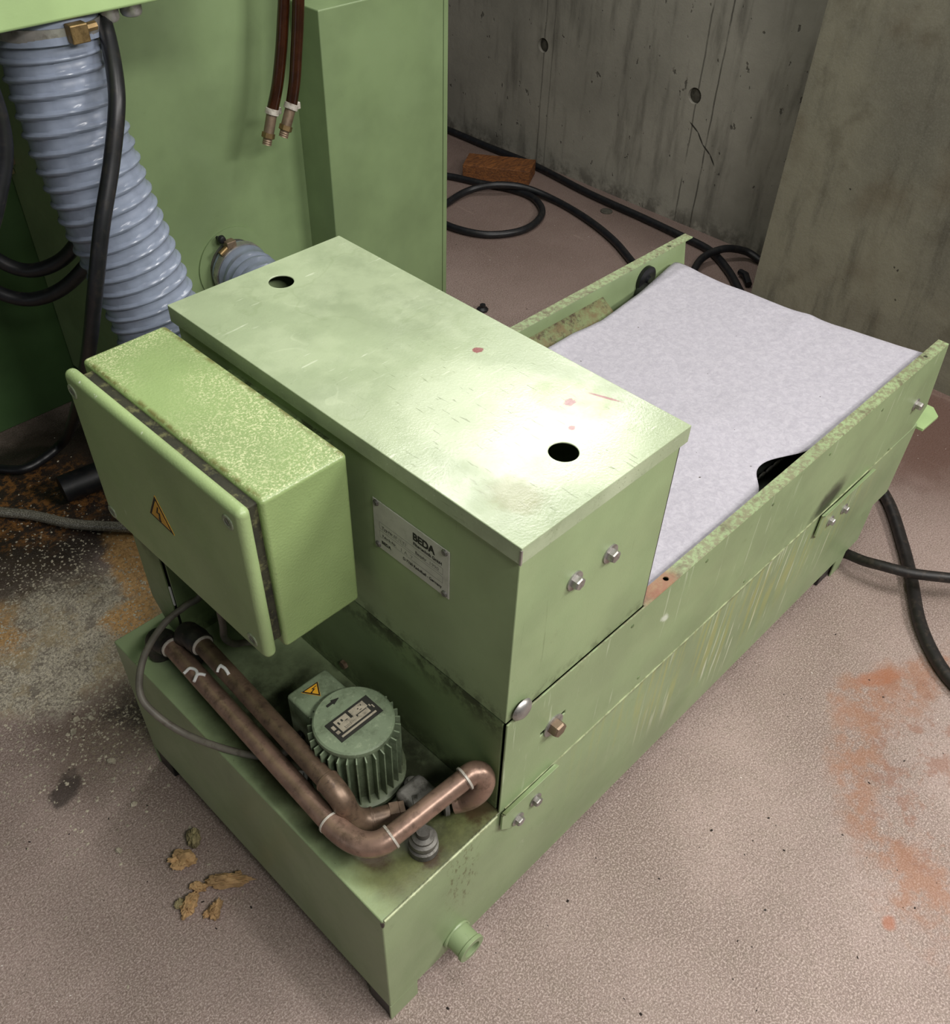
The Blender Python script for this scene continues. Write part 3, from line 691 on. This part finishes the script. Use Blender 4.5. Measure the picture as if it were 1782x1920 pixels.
obj('casting_flange', lathe(BM(), Vector((.160, .0560, zv)), dirp, [(.019, 0), (.019, .006), (.0, .006)], 18), K['castgrey'], T)
st = lathe(BM(), (.106, .037, zb), (0, 0, 1), [(.0205, 0), (.0205, .012), (.0175, .014), (.0175, .019), (.0190, .020), (.0190, .027), (.0150, .030), (.0150, .034), (.009, .036), (.009, .046), (0, .046)], 24)
obj('screw_fitting', st, K['castgrey'], T)
for c in ((.049, .105, zb), (.161, .118, zb), (.055, .235, zb)): hexbolt(T, c, (0, 0, 1), .0075, .007)

# ------------------------------------------------------------------ copper pipes
RP = .0143
T = thing('copper_pipe', 'front copper pipe with a white handwritten 2 looping round to the pump outlet', 'pipe', (.04, .3, ZT+.02))
zr = .3985
P2 = [(.0385, .562, zr), (.0425, .519, zr), (.0255, .118, .4000)]
obj('straight_pipe', sweep(BM(), [P2[1], P2[2]], RP, 20), K['copper'], T)
def arc(pa, pc, pb, n=10):
    pa, pc, pb = Vector(pa), Vector(pc), Vector(pb); return [pa*(1-t)**2+pc*2*t*(1-t)+pb*t*t for t in [i/n for i in range(n+1)]]
obj('elbow', sweep(BM(), arc((.0262, .126, .4000), (.0235, .054, .403), (.066, .0510, .4118), 14), RP+.0022, 20), K['copper'], T)
obj('straight_pipe', sweep(BM(), [(.060, .0515, .4108), (.182, .0330, .4385)], RP, 20), K['copper'], T)
ub = spline([(.176, .0340, .4370), (.190, .0310, .4405), (.1985, .0235, .4370), (.1985, .0185, .4240), (.1930, .0200, .4060), (.1860, .0280, .3880), (.1800, .0370, .3760), (.170, .0455, .3720)], 6)
obj('return_bend', sweep(BM(), ub, RP+.0012, 20), K['copper'], T)
dv = (Vector(P2[2])-Vector(P2[1])).normalized()
for c, ax in (((.0262, .126, .4000), dv), ((.0640, .0512, .4114), (1, -.15, .22)), ((.178, .0337, .4375), (1, -.15, .22)), ((.0425, .516, zr), dv)):
    obj('solder_ring', lathe(BM(), Vector(c)-Vector(ax).normalized()*.0018, ax, [(RP+.0014, 0), (RP+.0029, .0008), (RP+.0029, .0034), (RP+.0014, .0042)], 22), K['solder'], T)
obj('rubber_sleeve', sweep(BM(), spline([(.0385, .556, .352), (.0385, .556, .374), (.0400, .547, .392), (.0425, .518, zr)], 6), lambda s, a: .0190+.0006*math.sin(s*260), 20), K['blackdusty'], T, label='worn black rubber sleeve')
lt = [(.0225, .4495, .4138), (.0270, .4500, .4146), (.0340, .4510, .4146), (.0380, .4430, .4146), (.0355, .4350, .4146), (.0250, .4270, .4140)]
mk = sweep(BM(), spline(lt, 4), .0023, 8); sweep(mk, spline([(.0250, .4270, .4140), (.0330, .4330, .4146), (.0380, .4325, .4146), (.0435, .4260, .4130)], 4), .0023, 8)
obj('painted_digit', mk, K['white'], T, label='white hand-painted 2')
ax = -dirp
obj('union_nut', lathe(BM(), (.1845, .0385, zv+.003), ax, [(.0175, 0), (.0175, .011), (.0160, .012), (.0160, .016), (0, .016)], 6), K['copper2'], T, smooth=False)

T = thing('copper_pipe', 'rear copper pipe with a white handwritten 1 ending in an elbow at the motor', 'pipe', (.07, .3, ZT+.02))
zr1 = .435
obj('straight_pipe', sweep(BM(), [(.0645, .460, zr1), (.0500, .151, zr1)], RP-.0008, 20), K['copper2'], T)
obj('elbow', sweep(BM(), arc((.0503, .158, zr1), (.0492, .136, zr1), (.0500, .126, .420), 6)+arc((.0500, .126, .420), (.051, .116, .3725), (.078, .1030, .3720), 12)[1:], RP+.0018, 20), K['copper2'], T)
obj('elbow', sweep(BM(), [(.076, .104, .3720), (.104, .0888, .3715)], RP, 20), K['copper2'], T)
for c, ax in (((.0503, .157, zr1), (-.045, -1, 0)), ((.076, .104, .3720), (1, -.55, 0)), ((.0642, .458, zr1), (-.045, -1, 0))):
    obj('solder_ring', lathe(BM(), Vector(c)-Vector(ax).normalized()*.0016, ax, [(RP+.0008, 0), (RP+.0024, .0008), (RP+.0024, .0030), (RP+.0008, .0038)], 22), K['solder' if c[1] > .4 else 'copper2'], T)
obj('rubber_sleeve', sweep(BM(), spline([(.0645, .513, .352), (.0645, .513, .390), (.0645, .504, .418), (.0645, .485, .432), (.0645, .458, zr1)], 6), lambda s, a: .0188+.0006*math.sin(s*260), 20), K['blackdusty'], T, label='worn black rubber sleeve')
mk = sweep(BM(), spline([(.0475, .3935, .4465), (.0510, .3960, .4480), (.0565, .3985, .4490)], 3), .0020, 8); sweep(mk, spline([(.0565, .3985, .4490), (.0580, .3890, .4490), (.0560, .3780, .4485)], 4), .0024, 8)
obj('painted_digit', mk, K['white'], T, label='white hand-painted 1')
obj('union_nut', lathe(BM(), (.098, .0925, zv), dirp, [(.0175, 0), (.0175, .012), (.0165, .013), (.0165, .020), (0, .020)], 6), K['copper2'], T, smooth=False)

# control cable
o = obj('control_cable', tube([(.120, .470, .612), (.112, .516, .470), (.086, .531, .445), (.047, .530, .437), (-.004, .507, .425), (-.037, .473, .403), (-.036, .443, .378), (-.017, .401, .3510), (.011, .338, .3505), (.041, .291, .3520), (.060, .268, .370), (.0735, .262, .3855)], .0052, 12, 8), K['greycable'])
tag(o, 'thin grey cable curving from under the control box to the motor', 'cable')
o = obj('motor_lead', tube([(.086, .418, .6125), (.086, .422, .50), (.090, .436, .45), (.104, .440, .42), (.133, .445, .395), (.170, .45, .350)], .0052, 12, 8), K['greycable'])
tag(o, 'short grey cable stub dropping below the lower corner of the control box', 'cable')

# ------------------------------------------------------------------ the green machine behind
T = thing('machine_tool', 'large green machine body standing behind the filter unit', 'machine', (.4, 1.9, 0))
obj('machine_base', bx(-1.2, 1.0, 1.75, 2.6, .0, 1.9), G['recess_shaded'], T, bev=.003)
obj('base_ledge', bx(-1.2, .468, 1.715, 1.7495, .612, .622), G['apron'], T)
obj('rear_panel', bx(.47, 1.10, 1.34, 1.7490, .10, 1.9), G['machine'], T, bev=.004)
obj('upper_front_panel', bx(-1.2, .62, .918, 1.3395, 1.1115, 1.9), G['machine_pale'], T, bev=.005)
sc_ = obj('side_cabinet', bx(.968, 1.3155, 1.243, 1.75, .03, .945), G['machine'], T, bev=.003)
obj('cabinet_edge_strip', bx(1.3195, 1.3330, 1.246, 1.75, .03, .945), G['machine'], T, bev=.0015)
obj('cabinet_gap', bx(1.3150, 1.3200, 1.252, 1.74, .035, .94), K['dark'], T, label='dark gap beside the edge strip')
obj('cabinet_plinth', bx(.99, 1.31, 1.27, 1.74, 0, .03), K['black'], T)
obj('rear_panel_foot', bx(.50, 1.0, 1.38, 1.745, 0, .10), K['black'], T)
fr = obj('outlet_flange', lathe(BM(), (.742, 1.3402, .445), (0, -1, 0), [(.088, 0), (.088, .004), (.080, .0045), (0, .0045)], 44), G['machine'], T)
obj('outlet_stub', lathe(BM(), (.742, 1.3360, .445), (0, -1, 0), [(.061, 0), (.061, .006), (0, .006)], 40), K['castgrey'], fr)
# fittings below the upper panel
for a, b, r in ((.384, .955, .016), (.423, .960, .0155)):
    f = obj('cable_gland', lathe(BM(), (a, b, 1.113), (0, 0, -1), [(r*.7, 0), (r*.7, .004), (r, .005), (r, .018), (r*.86, .022), (r*.6, .024), (0, .024)], 14), K['steel'], T)
obj('hose_collar', lathe(BM(), (.316, 1.005, 1.112), (0, 0, -1), [(.070, 0), (.070, .010), (.068, .012), (0, .012)], 48), K['castgrey'], T)
pf = obj('pipe_fitting', cyl(BM(), (.50-.04, 1.70, .65), (.50-.04, 1.748, .65), .016, 14), K['brownsteel'], T)
obj('pipe_fitting', cyl(BM(), (.42, 1.73, .655), (.46, 1.70, .65), .010, 12), K['brownsteel'], T)

# outlet hose with clamp
MT = T
T = thing('outlet_hose', 'grey hose end held by a worm-drive clamp on the round flange', 'hose', (.742, 1.25, .44))
axh = (0, -1, -.12)
obj('hose_body', sweep(BM(), spline([(.742, 1.329, .446), (.742, 1.27, .440), (.735, 1.20, .42), (.70, 1.10, .34), (.62, 1.02, .24), (.50, .98, .16)], 10), lambda s, a: .0625+.0022*math.sin(s*2*PI/.022+a), 40), K['hosegrey'], T)
band_ = obj('clamp_band', lathe(BM(), (.742, 1.318, .4445), axh, [(.0655, 0), (.0668, .0005), (.0668, .0145), (.0655, .015), (.062, .015)], 44), K['steel'], T)
obj('clamp_screw', cyl(BM(), (.695, 1.305, .4995), (.728, 1.305, .515), .0065, 12), K['brass'], band_)
obj('clamp_housing', bx(.712, .736, 1.298, 1.316, .506, .522), K['brownsteel'], band_, bev=.002)
obj('control_knob', lathe(BM(), (.712, 1.3398, .522), (0, -1, .1), [(.0035, 0), (.0035, .014), (.0072, .016), (.0095, .022), (.0072, .0285), (0, .031)], 20), K['black'], MT)

# ------------------------------------------------------------------ big corrugated hose
T = thing('corrugated_hose', 'thick blue-grey corrugated hose coming down from the green machine', 'hose', (.33, .95, .4))
hp = spline([(.316, 1.005, 1.092), (.314, 1.001, 1.04), (.311, .984, .945), (.316, .966, .852), (.327, .950, .762), (.336, .930, .668), (.334, .898, .569), (.315, .865, .46), (.28, .84, .34), (.24, .82, .24)], 44)
pitch_ = .0235
def rr_(s, a):
    ph = (s/pitch_-a/(2*PI)) % 1.0
    t = abs(ph-.5)*2
    return .0705+.0052*max(0, 1-(t/.38)**2)**.6+.0006*math.sin(ph*2*PI*1)
obj('hose_body', sweep(BM(), hp, rr_, 56), K['hosegrey'], T)
obj('end_cuff', sweep(BM(), [(.316, 1.005, 1.0985), (.3155, 1.003, 1.088), (.315, 1.001, 1.072)], .0762, 48), K['hosegrey'], T, label='smooth grey end cuff')

fx = obj('brass_block', bx(.306, .332, .9120, .9290, 1.083, 1.1065), K['brass'], T, bev=.002)
obj('brass_screw', lathe(BM(), (.332, .9215, 1.098), (1, .15, 0), [(.006, 0), (.006, .016), (0, .017)], 8), K['brass'], fx)
obj('collar_band', lathe(BM(), (.316, 1.005, 1.084), (0, 0, 1), [(.0740, 0), (.0785, .001), (.0785, .017), (.0740, .018)], 48), K['steel'], T)
# cables on the left
def cable(name, label, pts, r, mat='black', cat='cable', seg=14, n=8):
    o = obj(name, tube(pts, r, seg, n), K[mat]); tag(o, label, cat); return o
cable('black_cable', 'thick black cable hanging in front of the corrugated hose', [(.378, .960, 1.100), (.365, .930, 1.072), (.342, .890, 1.038), (.323, .870, 1.006), (.292, .860, .944), (.250, .850, .868), (.215, .858, .768), (.205, .915, .654), (.226, 1.07, .481), (.280, 1.33, .240), (.320, 1.55, .045), (.261, 1.562, .014), (.207, 1.561, .014), (.160, 1.612, .014)], .0115)
cable('black_cable', 'upper black cable loop against the dark base behind the hose', [(.236, 1.50, .75), (.254, 1.42, .66), (.262, 1.38, .615), (.302, 1.34, .590), (.350, 1.28, .622), (.390, 1.22, .70), (.44, 1.20, .78)], .0135)
cable('black_cable', 'lower black cable loop against the dark base behind the hose', [(.200, 1.52, .66), (.230, 1.42, .585), (.242, 1.38, .553), (.285, 1.34, .535), (.333, 1.28, .567), (.385, 1.22, .640), (.44, 1.20, .715)], .0135)
cable('black_cable', 'black cable bulging in at the left picture edge beside the hose', [(.21, .97, 1.108), (.196, .95, 1.06), (.196, .95, 1.010), (.188, .95, .965), (.166, .95, .920), (.125, .95, .86), (.06, .97, .80)], .0120)
cable('braided_hose', 'clear braided hose lying on the floor behind the control box', [(.060, 1.53, .0125), (.083, 1.491, .0125), (.103, 1.454, .0125), (.149, 1.393, .013), (.197, 1.307, .014), (.255, 1.235, .016), (.32, 1.17, .0125), (.42, 1.10, .0125)], .0118, 'braid', 'hose')
o = obj('black_pipe', lathe(BM(), (.232, 1.402, .034), (1, -.15, 0), [(.033, 0), (.033, .50), (.028, .50), (.028, .002), (.0279, .002)], 32), K['black'])
tag(o, 'open end of a short black pipe lying on the oily floor', 'pipe')
# amber hoses
def amber(label, pts, tip, wire=False):
    t = thing('amber_hose', label, 'hose', pts[-1])
    obj('hose_body', tube(pts, .0118, 16, 8), K['amber'], t)
    a = Vector(pts[-1]); b = Vector(tip); ax = (b-a).normalized(); n = (b-a).length
    c = obj('clamp_ring', lathe(BM(), a-ax*.004, ax, [(.0125, 0), (.0142, .001), (.0142, .011), (.0125, .012)], 20), K['solder'], t, label='white metal clamp ring')
    obj('clamp_ear', bx(a.x+.010, a.x+.020, a.y-.004, a.y+.004, a.z-.010, a.z+.003), K['solder'], c, bev=.001)
    obj('sleeve', lathe(BM(), a+ax*.006, ax, [(.0108, 0), (.0108, n*.55), (.009, n*.58), (0, n*.58)], 18), K['brownsteel'], t)
    obj('hex_nut', lathe(BM(), a+ax*(n*.58), ax, [(.0095, 0), (.0135, .001), (.0135, .010), (.0115, .0115), (0, .012)], 6), K['brass'], t, smooth=False)
    obj('threaded_end', lathe(BM(), a+ax*(n*.58+.010), ax, [(.0098, 0)]+[(.0098-.0008*(i % 2), .002*(i+1)) for i in range(7)]+[(.0070, .0145), (.0068, .004), (0, .004)], 18), K['brownsteel'], t)
amber('amber hose hanging lower of the pair against the green panel', [(.918, 1.25, 1.25), (.910, 1.25, 1.10), (.899, 1.25, 1.0), (.887, 1.25, .939), (.874, 1.25, .884), (.857, 1.25, .828), (.838, 1.25, .784)], (.812, 1.25, .716))
amber('amber hose hanging nearer the cabinet corner with its clamp higher', [(.928, 1.225, 1.25), (.922, 1.225, 1.10), (.913, 1.225, 1.0), (.904, 1.225, .940), (.893, 1.225, .886), (.883, 1.225, .840), (.868, 1.225, .794)], (.838, 1.225, .735))

# ------------------------------------------------------------------ back floor: block, cables
bm = BM(); tp = [(2.300, 2.107), (2.442, 1.890), (2.345, 1.835), (2.197, 2.040)]
A = [bm.verts.new((a, b, 0.0005)) for a, b in tp]; Bt = [bm.verts.new((a, b, .052+.004*(i % 2))) for i, (a, b) in enumerate(tp)]
bm.faces.new(A); bm.faces.new(Bt[::-1])
for i in range(4): bm.faces.new((A[i], Bt[i], Bt[(i+1) % 4], A[(i+1) % 4]))
bmesh.ops.recalc_face_normals(bm, faces=bm.faces[:]); bmesh.ops.subdivide_edges(bm, edges=bm.edges[:], cuts=5, use_grid_fill=True)
for v in bm.verts:
    if v.co.z > .045: v.co.z += .003*mn.noise(v.co*40)
o = obj('wood_block', bm, K['wood'], bev=.002); tag(o, 'orange-brown block of wood on the floor near the wall', 'wood block')
cable('black_cable', 'long black cable running along the foot of the concrete wall', [(2.46, 3.2, .0135), (2.448, 2.7, .0135), (2.470, 2.438, .0135), (2.470, 2.187, .0135), (2.474, 1.918, .0135), (2.440, 1.619, .0135), (2.430, 1.371, .0135), (2.419, 1.207, .0135), (2.404, 1.064, .0135), (2.335, .943, .0135), (2.246, .838, .0135), (2.15, .73, .0135)], .0130)
cable('black_cable', 'short black cable arching into the dark corner between the walls', [(2.16, .93, .0135), (2.220, 1.001, .0135), (2.312, 1.030, .030), (2.395, 1.005, .043), (2.459, .958, .030), (2.470, .905, .014)], .0125)
cable('black_cable', 'coiled black cable lying in a ring on the far floor', [(1.80, .70, .013), (1.941, .885, .013), (2.055, 1.04, .013), (2.145, 1.195, .013), (2.218, 1.331, .013), (2.274, 1.496, .013), (2.303, 1.671, .013), (2.268, 1.790, .030), (2.192, 1.863, .0385), (2.113, 1.922, .022), (1.997, 1.915, .013), (1.897, 1.880, .013), (1.873, 1.775, .013), (1.926, 1.647, .013), (2.051, 1.588, .013), (2.188, 1.630, .013), (2.259, 1.739, .013), (2.244, 1.859, .013), (2.203, 1.955, .013), (2.161, 2.068, .013), (2.092, 2.186, .013), (2.02, 2.45, .013)], .0125, n=10)
cable('black_cable', 'thick black cable bowing over the floor beyond the tank end', [(1.78, .22, .013), (1.705, .104, .014), (1.642, .022, .016), (1.533, -.068, .015), (1.440, -.136, .014), (1.334, -.205, .014), (1.265, -.270, .014), (1.225, -.330, .014), (1.205, -.400, .014), (1.16, -.62, .014), (1.25, -.95, .014), (1.5, -1.4, .014)], .0137, 'blackdusty')
cable('black_cable', 'black cable stretched above the floor crossing over the thicker cable', [(1.375, .30, .014), (1.382, .14, .015), (1.386, .035, .022), (1.385, -.002, .032), (1.376, -.041, .046), (1.374, -.078, .060), (1.390, -.140, .070), (1.435, -.206, .072), (1.51, -.275, .055), (1.60, -.35, .02), (1.70, -.44, .013), (1.95, -.70, .013), (2.05, -1.2, .013)], .0115, 'blackdusty')
o = obj('cable_plug', sweep(BM(), [(2.352, .905, .014), (2.339, .878, .020), (2.305, .842, .012)], .011, 10), K['black']); tag(o, 'small black plug lying at the foot of the wall corner', 'plug')
o = obj('cable_clip', lathe(BM(), (1.573, 1.330, 0.0005), (0, 0, 1), [(.018, 0), (.018, .006), (.009, .012), (.009, .02), (0, .02)], 8), K['black']); tag(o, 'small black fitting on the floor just past the housing lid', 'fitting')
bm = lathe(BM(), (2.395, 1.500, 0.0002), (0, 0, 1), [(.022, 0), (.022, .003), (.018, .004), (0, .004)], 24)
o = obj('floor_disc', bm, K['plug']); tag(o, 'small round grey disc on the floor near the wall cable', 'disc')

# ------------------------------------------------------------------ foam crumbs and grit
def lump(name, label, c, rx, ry, rz, rot, mat='foam', rough=.36, group=None, cat='foam crumb'):
    rz *= 1.35; bm = BM(); bmesh.ops.create_icosphere(bm, subdivisions=4, radius=1); s = rnd.uniform(0, 99)
    R = Matrix.Rotation(rot, 3, 'Z')
    for v in bm.verts:
        n = v.co.normalized(); k = 1+rough*mn.noise(n*1.4+Vector((s, 0, 0)))*1.3+rough*.55*mn.noise(n*3.5+Vector((s, 3, 0)))+rough*.55*mn.noise(n*9+Vector((s, 5, 0)))+rough*.35*mn.noise(n*18+Vector((s, 7, 0)))
        p = Vector((n.x*rx, n.y*ry, n.z*rz))*k; v.co = R@p
    lo = min(v.co.z for v in bm.verts)
    for v in bm.verts: v.co += Vector((c[0], c[1], -lo-.0005))
    o = obj(name, bm, K[mat]); tag(o, label, cat, group); return o
lump('foam_crumb', 'upright grey-tan foam crumb nearest the tank side wall', (-.045, .452), .016, .010, .012, .8, 'foamgrey')
lump('foam_crumb', 'ragged tan foam crumb on the outer side of the crumb patch', (-.080, .434), .020, .014, .009, -.7, rough=.40)
lump('foam_crumb', 'long curved brown foam crumb, the largest of the crumbs', (-.050, .352), .034, .010, .010, -.75, rough=.40)
lump('foam_crumb', 'small brown foam crumb touching the largest crumb beside the tank', (-.033, .343), .011, .007, .007, .9, rough=.40)
lump('foam_crumb', 'short oblong tan foam crumb in the middle of the crumb patch', (-.088, .376), .013, .007, .007, -.9)
lump('foam_crumb', 'ragged forked tan foam crumb below the oblong one', (-.114, .360), .019, .010, .009, .5, rough=.42)
lump('foam_crumb', 'small round grey-tan foam crumb beside the forked one', (-.124, .374), .008, .007, .006, .5, 'foamgrey')
lump('foam_crumb', 'upright tan foam crumb closest to the camera', (-.090, .324), .015, .008, .009, .6, rough=.40)
lump('foam_crumb', 'tiny pale foam crumb beside the one closest to the camera', (-.104, .329), .006, .005, .005, .2)
for i, (c, r) in enumerate((((-.062, .819), .006), ((-.080, .797), .0065), ((-.041, .802), .006), ((-.063, .693), .006), ((-.060, .690), .005), ((-.145, .528), .0055), ((-.080, .588), .005), ((-.066, .615), .004))):
    lump('pale_crumb', 'small pale crumb scattered on the floor left of the tank', c, r, r*.7, r*.6, i, 'grit', .4, 'pale crumbs left of the tank')
def grit(name, label, n, f, mat, s0, s1):
    bm = BM()
    for i in range(n):
        x, y = f(); s = rnd.uniform(s0, s1); a = rnd.uniform(0, PI); ca, sa = math.cos(a)*s, math.sin(a)*s; w = rnd.uniform(.3, .9)
        b = [bm.verts.new((x+p*ca-q*w*sa, y+p*sa+q*w*ca, 0.0002)) for p, q in ((-1, -1), (1, -1), (1, 1), (-1, 1))]; t = bm.verts.new((x, y, s*rnd.uniform(.4, .9)))
        for k in range(4): bm.faces.new((b[k], b[(k+1) % 4], t))
    o = obj(name, bm, K[mat], None, (0, 0, 0), smooth=False); tag(o, label, 'grit', None, 'stuff')
def gl():
    while 1:
        x = rnd.gauss(.02, .15); y = rnd.gauss(1.0, .20)
        if x < -.01 or y > .65: return x, y
grit('absorbent_grit', 'loose pale absorbent grit sprinkled over the floor beside the tank', 5200, gl, 'grit', .0008, .0030)
def gr():
    while 1:
        x, y = rnd.uniform(-.3, 1.6), rnd.uniform(-.6, .9)
        if y < -.02 or x < -.02: return x, y
grit('dark_grit', 'fine dark dirt specks scattered over the open floor', 130, gr, 'gritdark', .0008, .0026)
